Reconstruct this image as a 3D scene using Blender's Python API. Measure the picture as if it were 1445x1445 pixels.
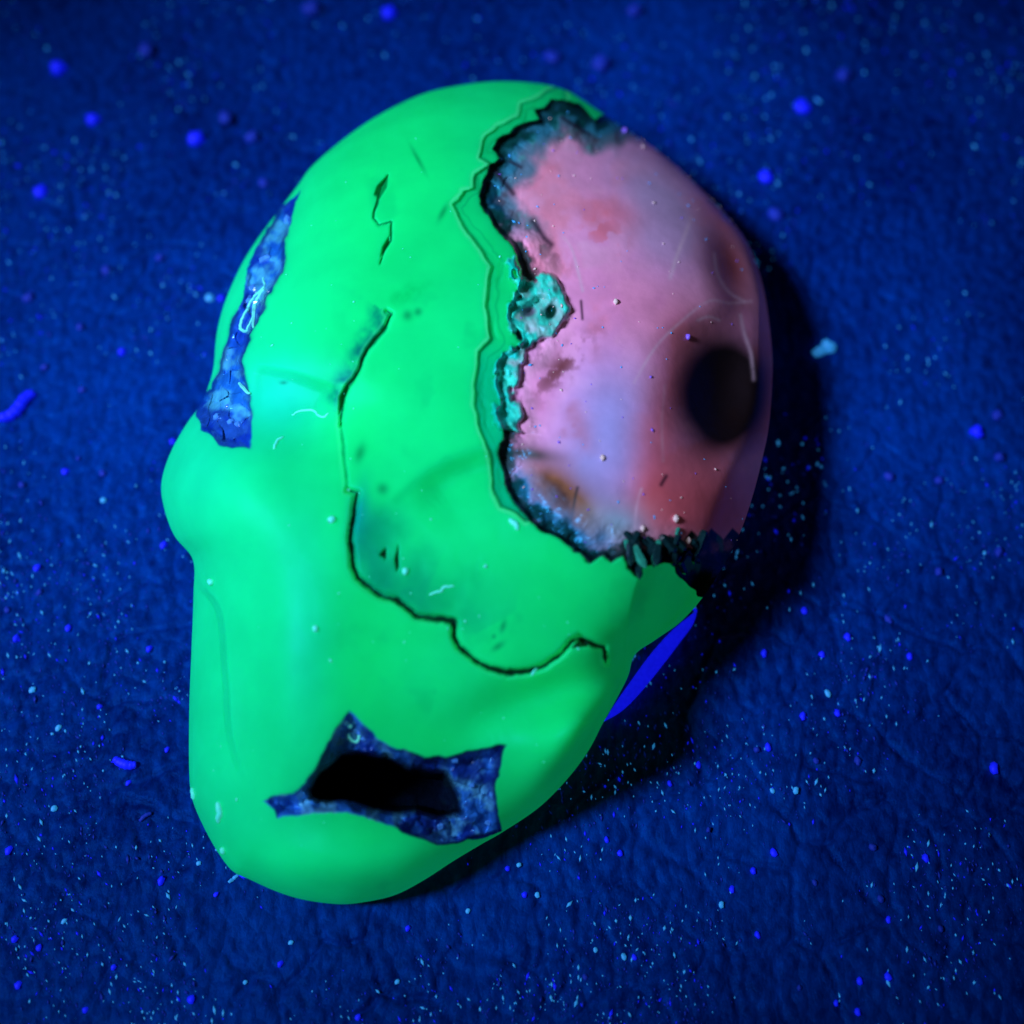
import bpy, math, random
import numpy as np
from mathutils import Vector, Matrix

sc = bpy.context.scene
for o in list(bpy.data.objects):
    bpy.data.objects.remove(o, do_unlink=True)
rng = np.random.RandomState(7)
random.seed(7)
MM = 0.001

# ------------------------------------------------------------------ camera
PITCH = math.radians(62.0)
FOV = math.radians(36.0)
CAM = np.array([0.0, 0.0, 0.100])
FWD = np.array([0.0, math.cos(PITCH), -math.sin(PITCH)])
UPV = np.array([0.0, math.sin(PITCH), math.cos(PITCH)])
RGT = np.array([1.0, 0.0, 0.0])
IMG = 1445.0
FPX = IMG / 2 / math.tan(FOV / 2)

cd = bpy.data.cameras.new("camera")
cd.sensor_fit = 'HORIZONTAL'
cd.angle = FOV
cd.clip_start = 0.005
cd.clip_end = 20.0
cam = bpy.data.objects.new("camera", cd)
sc.collection.objects.link(cam)
cam.location = CAM
cam.rotation_euler = (math.pi / 2 - PITCH, 0, 0)
sc.camera = cam
cd.dof.use_dof = True
cd.dof.focus_distance = 0.1015
cd.dof.aperture_fstop = 22.0

# ------------------------------------------------------------------ world, lamp, exposure
w = bpy.data.worlds.new("World")
sc.world = w
w.use_nodes = True
bg = w.node_tree.nodes["Background"]
bg.inputs[0].default_value = (0.01, 0.05, 0.30, 1)
bg.inputs[1].default_value = 0.006

LC = np.array([0.93, 1.05, 1.5])               # brightness a white surface has under the torch
ld = bpy.data.lights.new("ultraviolet_torch", 'SPOT')
ld.color = (0.62, 0.70, 1.0)
ld.energy = 4.9
ld.spot_size = math.radians(25.4)
ld.spot_blend = 1.0
ld.shadow_soft_size = 0.036
lamp = bpy.data.objects.new("ultraviolet_torch", ld)
sc.collection.objects.link(lamp)
LAIM = np.array([-0.009, 0.063, 0.006])
LDIR = -0.66 * RGT + 0.19 * UPV - 1.0 * FWD
LDIR /= np.linalg.norm(LDIR)
lamp.location = LAIM + LDIR * 0.23
lamp.rotation_euler = Vector(-LDIR).to_track_quat('-Z', 'Y').to_euler()

sc.view_settings.view_transform = 'Standard'
sc.view_settings.look = 'None'
sc.view_settings.exposure = 0.0
sc.view_settings.gamma = 1.0
sc.view_settings.use_curve_mapping = False
sc.cycles.use_denoising = True
sc.cycles.max_bounces = 6

# ------------------------------------------------------------------ helpers
def rays(px, py):
    px = np.asarray(px, float); py = np.asarray(py, float)
    d = (FWD[None, :] * FPX + (px.ravel()[:, None] - IMG / 2) * RGT[None, :]
         - (py.ravel()[:, None] - IMG / 2) * UPV[None, :])
    return d / np.linalg.norm(d, axis=1)[:, None]

def at_height(px, py, z):
    """real point at height z above the table for a spot measured in the photograph"""
    d = rays(px, py)
    t = (np.asarray(z).ravel() - CAM[2]) / d[:, 2]
    return CAM[None, :] + d * t[:, None], d, t

def lin(c):
    c = np.asarray(c, float) / 255.0
    return np.where(c <= 0.04045, c / 12.92, ((c + 0.055) / 1.055) ** 2.4)

def alb(r, g, b):
    return np.clip(lin((r, g, b)) / LC, 0.0, 0.92)

def sstep(a, b, x):
    t = np.clip((x - a) / (b - a), 0, 1)
    return t * t * (3 - 2 * t)

def gauss(x, y, cx, cy, sx, sy, rot=0.0):
    c, s = math.cos(rot), math.sin(rot)
    u = (x - cx) * c + (y - cy) * s
    v = -(x - cx) * s + (y - cy) * c
    return np.exp(-0.5 * ((u / sx) ** 2 + (v / sy) ** 2))

def seg_dist(x, y, pts, closed=False):
    """distance to a polyline and side (positive = to the right of travel on the picture, y down)"""
    pts = np.asarray(pts, float)
    if x.size > 5000:
        mg = 130.0
        m = ((x > pts[:, 0].min() - mg) & (x < pts[:, 0].max() + mg) & (y > pts[:, 1].min() - mg) & (y < pts[:, 1].max() + mg))
        D = np.full(x.shape, 400.0); S = np.zeros(x.shape); T = np.zeros(x.shape)
        k = np.nonzero(m)[0]
        for c in range(0, len(k), 4900):
            q = k[c:c + 4900]
            D[q], S[q], T[q] = seg_dist(x[q], y[q], pts, closed)
        return D, S, T
    best = np.full(x.shape, 1e18); side = np.zeros(x.shape); along = np.zeros(x.shape)
    n = len(pts); m = n if closed else n - 1
    L = 0.0
    for i in range(m):
        a = pts[i]; b = pts[(i + 1) % n]
        ab = b - a; l2 = max(ab @ ab, 1e-9)
        t = np.clip(((x - a[0]) * ab[0] + (y - a[1]) * ab[1]) / l2, 0, 1)
        dx = x - (a[0] + t * ab[0]); dy = y - (a[1] + t * ab[1])
        d2 = dx * dx + dy * dy
        mk = d2 < best
        best = np.where(mk, d2, best)
        cr = ab[0] * (y - a[1]) - ab[1] * (x - a[0])
        side = np.where(mk, np.sign(cr), side)
        along = np.where(mk, L + t * math.sqrt(l2), along)
        L += math.sqrt(l2)
    return np.sqrt(best), side, along / max(L, 1e-9)

def poly_sdf(x, y, pts):
    d, _, _ = seg_dist(x, y, pts, True)
    pts = np.asarray(pts, float)
    ins = np.zeros(x.shape, bool)
    n = len(pts); j = n - 1
    for i in range(n):
        xi, yi = pts[i]; xj, yj = pts[j]
        if yi != yj:
            c = ((yi > y) != (yj > y)) & (x < (xj - xi) * (y - yi) / (yj - yi) + xi)
            ins ^= c
        j = i
    return np.where(ins, -d, d)

_T = {}
def vnoise(x, y, seed):
    if seed not in _T: _T[seed] = np.random.RandomState(seed).rand(256, 256)
    T = _T[seed]
    xi = np.floor(x).astype(int); yi = np.floor(y).astype(int)
    fx = x - xi; fy = y - yi
    fx = fx * fx * (3 - 2 * fx); fy = fy * fy * (3 - 2 * fy)
    a = T[xi & 255, yi & 255]; b = T[(xi + 1) & 255, yi & 255]
    c = T[xi & 255, (yi + 1) & 255]; d = T[(xi + 1) & 255, (yi + 1) & 255]
    return (a * (1 - fx) + b * fx) * (1 - fy) + (c * (1 - fx) + d * fx) * fy

def fbm(x, y, scale, seed, octv=4):
    s = 0; a = 0.5; tot = 0
    for k in range(octv):
        s = s + a * vnoise(x / scale, y / scale, seed + k * 13); tot += a
        a *= 0.5; scale *= 0.5
    return s / tot - 0.5

def worley(x, y, cell, seed):
    """F1, F2, and random values of the nearest cell"""
    if ('w', seed) not in _T:
        r = np.random.RandomState(seed); _T[('w', seed)] = [r.rand(128, 128) for _ in range(5)]
    JX, JY, A, B, Cc = _T[('w', seed)]
    gx = np.floor(x / cell).astype(int); gy = np.floor(y / cell).astype(int)
    f1 = np.full(x.shape, 1e9); f2 = np.full(x.shape, 1e9)
    ra = np.zeros(x.shape); rb = np.zeros(x.shape); rc = np.zeros(x.shape); cx = np.zeros(x.shape); cy = np.zeros(x.shape)
    for i in (-1, 0, 1):
        for j in (-1, 0, 1):
            a = (gx + i) & 127; b = (gy + j) & 127
            qx = (gx + i + JX[a, b]) * cell; qy = (gy + j + JY[a, b]) * cell
            d = np.hypot(x - qx, y - qy)
            m = d < f1
            f2 = np.where(m, f1, np.minimum(f2, d))
            f1 = np.where(m, d, f1)
            ra = np.where(m, A[a, b], ra); rb = np.where(m, B[a, b], rb); rc = np.where(m, Cc[a, b], rc)
            cx = np.where(m, qx, cx); cy = np.where(m, qy, cy)
    return f1, f2, ra, rb, rc, x - cx, y - cy

def facets(x, y, cell, seed, tilt):
    x = x + cell * 1.1 * fbm(x, y, cell * 1.7, seed + 400, 2); y = y + cell * 1.1 * fbm(x, y, cell * 1.7, seed + 440, 2)
    f1, f2, ra, rb, rc, dx, dy = worley(x, y * .8, cell, seed)
    return (rc - 0.5) * cell * 0.9 + tilt * (dx * (ra - 0.5) + dy * (rb - 0.5)) * 2 - 0.35 * f1, ra, f2 - f1

def catmull(pts, n, closed=True):
    pts = np.asarray(pts, float); m = len(pts); out = []
    segs = m if closed else m - 1
    for i in range(segs):
        if closed:
            p0, p1, p2, p3 = pts[i - 1], pts[i], pts[(i + 1) % m], pts[(i + 2) % m]
        else:
            p0, p1, p2, p3 = pts[max(i - 1, 0)], pts[i], pts[i + 1], pts[min(i + 2, m - 1)]
        for k in range(n):
            t = k / n
            out.append(0.5 * ((2 * p1) + (-p0 + p2) * t + (2 * p0 - 5 * p1 + 4 * p2 - p3) * t * t
                              + (-p0 + 3 * p1 - 3 * p2 + p3) * t ** 3))
    if not closed:
        out.append(pts[-1])
    return np.array(out)

def make_mesh(name, co, faces, smooth=True):
    me = bpy.data.meshes.new(name)
    co = np.asarray(co, np.float32); faces = np.asarray(faces, np.int32)
    k = faces.shape[1]
    me.vertices.add(len(co)); me.vertices.foreach_set("co", co.ravel())
    me.loops.add(faces.size); me.loops.foreach_set("vertex_index", faces.ravel())
    me.polygons.add(len(faces))
    me.polygons.foreach_set("loop_start", np.arange(0, faces.size, k, dtype=np.int32))
    me.polygons.foreach_set("use_smooth", np.full(len(faces), smooth, dtype=bool))
    me.update(calc_edges=True)
    me.validate()
    return me

def link(name, me, mat, parent=None):
    o = bpy.data.objects.new(name, me)
    sc.collection.objects.link(o)
    if mat is not None and len(me.materials) == 0:
        me.materials.append(mat)
    if parent is not None:
        o.parent = parent
    return o

def tag(o, label, cat=None, group=None, kind=None):
    o["label"] = label
    if cat: o["category"] = cat
    if group: o["group"] = group
    if kind: o["kind"] = kind
    return o

# ------------------------------------------------------------------ materials
def new_mat(name):
    m = bpy.data.materials.new(name)
    m.use_nodes = True
    nt = m.node_tree
    return m, nt, nt.nodes, nt.links, nt.nodes["Principled BSDF"]

def stone_material(name, rough, glow, bump, noise_scale, coat=0.0, spec=0.5, sss=0.0, vary=0.06):
    m, nt, N, L, P = new_mat(name)
    at = N.new("ShaderNodeAttribute"); at.attribute_name = "stone_colour"
    tc = N.new("ShaderNodeTexCoord")
    nz = N.new("ShaderNodeTexNoise"); nz.inputs["Scale"].default_value = noise_scale
    nz.inputs["Detail"].default_value = 6
    L.new(tc.outputs["Object"], nz.inputs["Vector"])
    hs = N.new("ShaderNodeHueSaturation")
    mr = N.new("ShaderNodeMapRange")
    mr.inputs[3].default_value = 1 - vary; mr.inputs[4].default_value = 1 + vary
    mr.inputs[1].default_value = 0.3; mr.inputs[2].default_value = 0.7
    L.new(nz.outputs["Fac"], mr.inputs[0]); L.new(mr.outputs[0], hs.inputs["Value"])
    L.new(at.outputs["Color"], hs.inputs["Color"])
    L.new(hs.outputs["Color"], P.inputs["Base Color"])
    L.new(hs.outputs["Color"], P.inputs["Emission Color"])
    P.inputs["Emission Strength"].default_value = glow
    P.inputs["Roughness"].default_value = rough
    P.inputs["Specular IOR Level"].default_value = spec
    P.inputs["Coat Weight"].default_value = coat
    P.inputs["Coat Roughness"].default_value = 0.25
    P.inputs["Specular Tint"].default_value = (0.03, 0.55, 1.0, 1)
    if sss:
        P.inputs["Subsurface Weight"].default_value = sss
        P.inputs["Subsurface Radius"].default_value = (0.6, 1.0, 0.7)
        P.inputs["Subsurface Scale"].default_value = 0.0022
    if bump:
        n2 = N.new("ShaderNodeTexNoise"); n2.inputs["Scale"].default_value = noise_scale * 3.2
        n2.inputs["Detail"].default_value = 8
        L.new(tc.outputs["Object"], n2.inputs["Vector"])
        b = N.new("ShaderNodeBump"); b.inputs["Strength"].default_value = bump
        b.inputs["Distance"].default_value = 0.0002
        L.new(n2.outputs["Fac"], b.inputs["Height"])
        L.new(b.outputs[0], P.inputs["Normal"])
    return m

M_green = stone_material("fluorescent_green_stone", 0.46, 0.21, 0.10, 260, coat=0.0, spec=0.22, sss=0.7, vary=0.07)
M_pink = stone_material("pink_agate", 0.30, 0.035, 0.08, 500, coat=0.0, spec=0.4, vary=0.10)
M_cryst = stone_material("blue_crystal_lining", 0.10, 0.04, 0.35, 900, coat=0.3, spec=0.6, vary=0.3)

M_hole = stone_material("hole_shade_stone", 0.95, 0.0, 0.6, 900, spec=0.05, vary=0.3)  # carries the painted shade of the deep hole

def plain(name, col, rough=0.5, emit=0.0, spec=0.4, vary=0.15, scale=3000):
    m, nt, N, L, P = new_mat(name)
    tc = N.new("ShaderNodeTexCoord")
    nz = N.new("ShaderNodeTexNoise"); nz.inputs["Scale"].default_value = scale; nz.inputs["Detail"].default_value = 3
    L.new(tc.outputs["Object"], nz.inputs["Vector"])
    mx = N.new("ShaderNodeMix"); mx.data_type = 'RGBA'
    mx.inputs["A"].default_value = (*[c * (1 - vary) for c in col], 1)
    mx.inputs["B"].default_value = (*[min(1, c * (1 + vary)) for c in col], 1)
    L.new(nz.outputs["Fac"], mx.inputs["Factor"])
    L.new(mx.outputs["Result"], P.inputs["Base Color"])
    L.new(mx.outputs["Result"], P.inputs["Emission Color"])
    P.inputs["Emission Strength"].default_value = emit
    P.inputs["Roughness"].default_value = rough
    P.inputs["Specular IOR Level"].default_value = spec
    return m

M_speck_blue = plain("blue_lint", (0.004, 0.012, 0.90), 0.6, 0.55, 0.3)
M_speck_cyan = plain("pale_dust_and_glint", (0.03, 0.32, 0.80), 0.5, 0.42, 0.4)
M_speck_dim = plain("dim_blue_dust", (0.004, 0.03, 0.45), 0.7, 0.10, 0.3)
M_white = plain("white_dust", (0.75, 0.62, 0.62), 0.5, 0.1)
M_cyanfleck = plain("cyan_lint", (0.05, 0.75, 0.62), 0.5, 0.35)
M_paper = plain("fluorescing_blue_paper", (0.004, 0.006, 0.80), 0.8, 0.85, 0.1, vary=0.45, scale=5000)
M_needle = plain("dark_teal_crystal", (0.005, 0.03, 0.035), 0.15, 0.0, 0.7, vary=0.5)
M_needle_lit = plain("lit_needle_crystal", (0.02, 0.30, 0.20), 0.15, 0.02, 0.7, vary=0.4)  # lit copy of the needle crystal, glints put into its colour
M_glint = plain("cyan_glare", (0.10, 0.72, 0.62), 0.12, 0.30, 0.8)  # glare put into a glowing colour

# ------------------------------------------------------------------ leather table top
def leather_material():
    m, nt, N, L, P = new_mat("dark_leather")
    tc = N.new("ShaderNodeTexCoord")
    mp = N.new("ShaderNodeMapping"); mp.inputs["Scale"].default_value = (1.0, 0.62, 1.0)
    mp.inputs["Rotation"].default_value = (0, 0, math.radians(-14))
    L.new(tc.outputs["Object"], mp.inputs["Vector"])
    n1 = N.new("ShaderNodeTexNoise"); n1.inputs["Scale"].default_value = 55; n1.inputs["Detail"].default_value = 5
    n2 = N.new("ShaderNodeTexNoise"); n2.inputs["Scale"].default_value = 1500; n2.inputs["Detail"].default_value = 5
    n2.inputs["Roughness"].default_value = 0.7
    v1 = N.new("ShaderNodeTexVoronoi"); v1.inputs["Scale"].default_value = 1100; v1.feature = 'F1'
    v1.inputs["Randomness"].default_value = 1.0
    for n in (n1, n2, v1):
        L.new(mp.outputs[0], n.inputs["Vector"])
    r1 = N.new("ShaderNodeValToRGB")
    e = r1.color_ramp.elements
    e[0].position = 0.36; e[0].color = (0.0, 0.004, 0.080, 1)
    e[1].position = 0.67; e[1].color = (0.0, 0.050, 0.40, 1)
    ad = N.new("ShaderNodeMath"); ad.operation = 'MULTIPLY_ADD'
    ad.inputs[1].default_value = 0.55; L.new(n2.outputs["Fac"], ad.inputs[0])
    mu = N.new("ShaderNodeMath"); mu.operation = 'MULTIPLY'; mu.inputs[1].default_value = 0.45
    L.new(n1.outputs["Fac"], mu.inputs[0]); L.new(mu.outputs[0], ad.inputs[2])
    L.new(ad.outputs[0], r1.inputs[0])
    L.new(r1.outputs[0], P.inputs["Base Color"])
    b1 = N.new("ShaderNodeBump"); b1.inputs["Strength"].default_value = 0.55; b1.inputs["Distance"].default_value = 0.00035
    L.new(v1.outputs["Distance"], b1.inputs["Height"]); b1.invert = True
    b2 = N.new("ShaderNodeBump"); b2.inputs["Strength"].default_value = 0.55; b2.inputs["Distance"].default_value = 0.00026
    L.new(n2.outputs["Fac"], b2.inputs["Height"]); L.new(b1.outputs[0], b2.inputs["Normal"])
    L.new(b2.outputs[0], P.inputs["Normal"])
    P.inputs["Roughness"].default_value = 0.42
    P.inputs["Specular IOR Level"].default_value = 0.35
    P.inputs["Specular Tint"].default_value = (0.0, 0.25, 1.0, 1)
    return m
M_leather = leather_material()

def grid_faces(nx, ny):
    i = np.arange(nx * ny).reshape(ny, nx)
    return np.stack([i[:-1, :-1].ravel(), i[:-1, 1:].ravel(), i[1:, 1:].ravel(), i[1:, :-1].ravel()], 1)

def leather_height(X, Y):
    wx = X + fbm(X, Y, 7.0, 91) * 4.5; wy = Y + fbm(X, Y, 7.0, 95) * 4.5
    f1, f2, *_ = worley(wx, wy * 0.8, 4.4, 5)
    crease = 1 - sstep(0.0, 0.38, f2 - f1)
    low = sstep(10, -12, X) * sstep(62, 44, Y)
    amt = 0.35 + 0.45 * low + 0.65 * sstep(0.05, 0.25, fbm(X, Y, 26, 33, 2) + 0.25 * sstep(60, 25, Y))
    g1, g2, *_ = worley(wx * 1.0, wy * 0.7, 1.15, 8)
    pebble = 1 - sstep(0.0, 0.5, g2 - g1)
    return (-0.22 * crease * amt - 0.07 * pebble + 0.30 * fbm(X, Y, 15, 41)
            + 0.10 * fbm(X, Y, 1.4, 47, 3))

NX, NY = 640, 700
gx = np.linspace(-62, 62, NX); gy = np.linspace(14, 140, NY)
GX, GY = np.meshgrid(gx, gy)
edge = np.minimum.reduce([GX + 62, 62 - GX, GY - 14, 140 - GY])
GZ = leather_height(GX, GY) * sstep(0, 6, edge) - 0.12
co = np.stack([GX.ravel() * MM, GY.ravel() * MM, GZ.ravel() * MM], 1)
fa = grid_faces(NX, NY)
# wide flat apron of the same hide around the detailed middle
ox, oy = [-600, -62, 62, 600], [-500, 14, 140, 700]
av = []; af = []
for j in range(4):
    for i in range(4):
        av.append((ox[i] * MM, oy[j] * MM, -0.12 * MM))
for j in range(3):
    for i in range(3):
        if i == 1 and j == 1: continue
        a = j * 4 + i + len(co)
        af.append((a, a + 1, a + 5, a + 4))
leather = link("leather_surface", make_mesh("leather_surface", np.vstack([co, np.array(av)]),
               np.vstack([fa, np.array(af)])), M_leather)
tag(leather, "dark blue creased leather surface under the skull", kind="structure")

# ------------------------------------------------------------------ the skull: traced forms
OUT = [(700, 115), (760, 118), (800, 128), (838, 152), (880, 180), (930, 215), (980, 258), (1020, 298), (1050, 335),
       (1068, 375), (1080, 420), (1088, 480), (1090, 530), (1085, 600), (1075, 650), (1062, 700), (1045, 750),
       (1020, 800), (990, 845), (960, 878), (925, 903), (896, 924), (886, 955), (868, 990), (850, 1022), (830, 1060),
       (800, 1100), (760, 1140), (708, 1175), (680, 1191), (640, 1215), (600, 1241), (560, 1262), (520, 1272),
       (480, 1276), (430, 1270), (390, 1258), (350, 1240), (328, 1229), (309, 1205), (289, 1170), (272, 1130),
       (267, 1090), (267, 1000), (270, 920), (273, 840), (272, 790), (246, 756), (231, 715), (228, 680), (240, 640),
       (262, 600), (281, 574), (291, 553), (301, 520), (306, 470), (318, 425), (340, 375), (365, 335), (395, 295),
       (420, 262), (440, 235), (480, 200), (530, 165), (590, 135), (640, 122)]
CX, CY = 640.0, 690.0
PINK = [(842, 166), (815, 146), (795, 140), (776, 139), (770, 150), (756, 153), (762, 168), (740, 175), (722, 186),
        (702, 198), (698, 212), (706, 226), (690, 236), (685, 255), (674, 288), (684, 302), (700, 320), (718, 345),
        (733, 372), (738, 392), (730, 408), (719, 425), (717, 450), (726, 470), (740, 482), (728, 490), (708, 499),
        (700, 520), (699, 545), (706, 565), (704, 585), (714, 605), (703, 628), (706, 648), (712, 678), (722, 705),
        (738, 722), (760, 745), (785, 758), (812, 777), (832, 791), (852, 785), (862, 794), (882, 788), (890, 800),
        (900, 816), (906, 800), (930, 797), (948, 795), (962, 815), (985, 840), (1130, 860), (1160, 500), (1100, 300),
        (950, 120)]
LEDGE = [(800, 120), (770, 131), (737, 148), (733, 166), (702, 178), (682, 200), (676, 222), (690, 232), (668, 242),
         (668, 262), (654, 268), (637, 290), (650, 320), (680, 355), (693, 377), (686, 405), (684, 435), (692, 476),
         (674, 498), (669, 530), (670, 570), (678, 610), (691, 650), (694, 690), (708, 716), (740, 738), (800, 700),
         (800, 300)]
CAV = [(491, 1005), (512, 1022), (530, 1040), (560, 1056), (600, 1067), (640, 1066), (675, 1058), (713, 1051),
       (706, 1075), (700, 1102), (701, 1135), (707, 1172), (690, 1181), (655, 1187), (616, 1193), (585, 1181),
       (550, 1166), (515, 1153), (490, 1148), (450, 1149), (415, 1150), (394, 1151), (383, 1140), (371, 1131),
       (388, 1124), (412, 1120), (432, 1106), (452, 1072), (468, 1040), (480, 1018)]
HOLE = [(432, 1112), (448, 1094), (462, 1082), (480, 1064), (512, 1061), (545, 1066), (580, 1080), (612, 1086),
        (632, 1090), (642, 1112), (652, 1136), (656, 1151), (625, 1154), (590, 1150), (555, 1150), (525, 1146),
        (498, 1134), (478, 1131), (450, 1133), (436, 1126)]
VEIN = [(424, 266), (414, 292), (407, 330), (403, 352), (401, 386), (378, 420), (366, 445), (353, 480), (343, 500),
        (342, 530), (352, 556), (354, 590), (353, 634), (330, 632), (310, 626), (295, 612), (282, 606), (276, 588),
        (280, 562), (300, 548), (308, 525), (317, 490), (328, 452), (340, 425), (350, 380), (362, 350), (385, 312),
        (398, 290)]
CR0 = [(481, 598), (485, 625), (487, 660), (490, 692)]
CR1 = [(545, 440), (552, 444), (545, 460), (532, 476), (518, 496), (508, 518), (500, 535), (491, 546), (484, 562), (481, 600)]
CR2 = [(491, 692), (504, 697), (500, 715), (494, 760), (498, 800), (505, 815), (525, 833), (543, 843), (560, 847),
       (588, 868), (610, 872), (640, 877), (641, 900), (648, 915), (668, 930), (690, 943), (715, 950), (745, 948),
       (770, 939), (792, 922), (806, 905), (818, 900)]
CR3 = [(818, 900), (832, 906), (853, 914), (855, 934)]
CR4 = [(546, 248), (538, 262), (533, 280), (526, 308), (534, 318), (553, 314), (550, 340), (542, 352), (536, 372)]
BLOT = [[(548, 246), (532, 262), (528, 275), (536, 280), (546, 264)], [(549, 333), (540, 348), (537, 362), (545, 352), (550, 344)],
        [(545, 773), (536, 783), (545, 789)], [(562, 770), (557, 790), (560, 806), (563, 800)],
        [(478, 585), (479, 560), (489, 542), (493, 548), (486, 566)],
        [(822, 899), (812, 908), (806, 915), (818, 914), (830, 912)]]
PLATE = CR1 + CR2 + CR3 + [(1000, 900), (1000, 380), (560, 380)]
CRUST = [(722, 372), (738, 395), (750, 402), (765, 395), (783, 402), (796, 420), (792, 448), (780, 458), (765, 470),
         (750, 482), (742, 500), (725, 512), (722, 540), (716, 560), (728, 580), (730, 605), (716, 606), (705, 585),
         (708, 560), (701, 540), (703, 515), (718, 503), (738, 490), (748, 470), (733, 465), (724, 450), (720, 432),
         (726, 420), (742, 418), (738, 405), (728, 385)]

def outline_radius(theta, pts):
    q = np.asarray(pts) - np.array([CX, CY])
    th = np.arctan2(q[:, 1], q[:, 0]); r = np.hypot(q[:, 0], q[:, 1])
    o = np.argsort(th); th = th[o]; r = r[o]
    th = np.concatenate([th - 2 * np.pi, th, th + 2 * np.pi]); r = np.concatenate([r, r, r])
    return np.interp(theta, th, r)

outc = catmull(OUT, 8)
TH = np.linspace(-np.pi, np.pi, 3601)[:-1]
R_raw = outline_radius(TH, outc)
ker = np.exp(-0.5 * (np.arange(-400, 401) / 130.0) ** 2); ker /= ker.sum()
R_smooth = np.convolve(np.concatenate([R_raw[-400:], R_raw, R_raw[:400]]), ker, 'valid')
def rad(theta, rho):
    a = np.interp(theta, TH, R_raw, period=2 * np.pi); b = np.interp(theta, TH, R_smooth, period=2 * np.pi)
    k = rho ** 5
    return a * k + np.minimum(b, a * 1.1) * (1 - k)

# concentric square-to-disc grid so that the rim is exact
NG = 640
lin_s = np.linspace(-1, 1, NG)
A, B = np.meshgrid(lin_s, lin_s)
A = A.ravel(); B = B.ravel()
big = np.abs(A) > np.abs(B)
with np.errstate(divide='ignore', invalid='ignore'):
    rr = np.where(big, A, B)
    ph = np.where(big, (np.pi / 4) * np.where(A != 0, B / A, 0), np.pi / 2 - (np.pi / 4) * np.where(B != 0, A / B, 0))
dx = rr * np.cos(ph); dy = rr * np.sin(ph)
RHO = np.clip(np.hypot(dx, dy), 0, 1)
THETA = np.arctan2(dy, dx)
RHOP = np.sin(RHO * np.pi / 2) * 0.72 + RHO * 0.28          # denser rings near the rim
RHOP = np.where(RHO >= 1 - 1e-9, 1.0, RHOP)
R = rad(THETA, RHOP) * RHOP
PX = CX + R * np.cos(THETA); PY = CY + R * np.sin(THETA)

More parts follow.
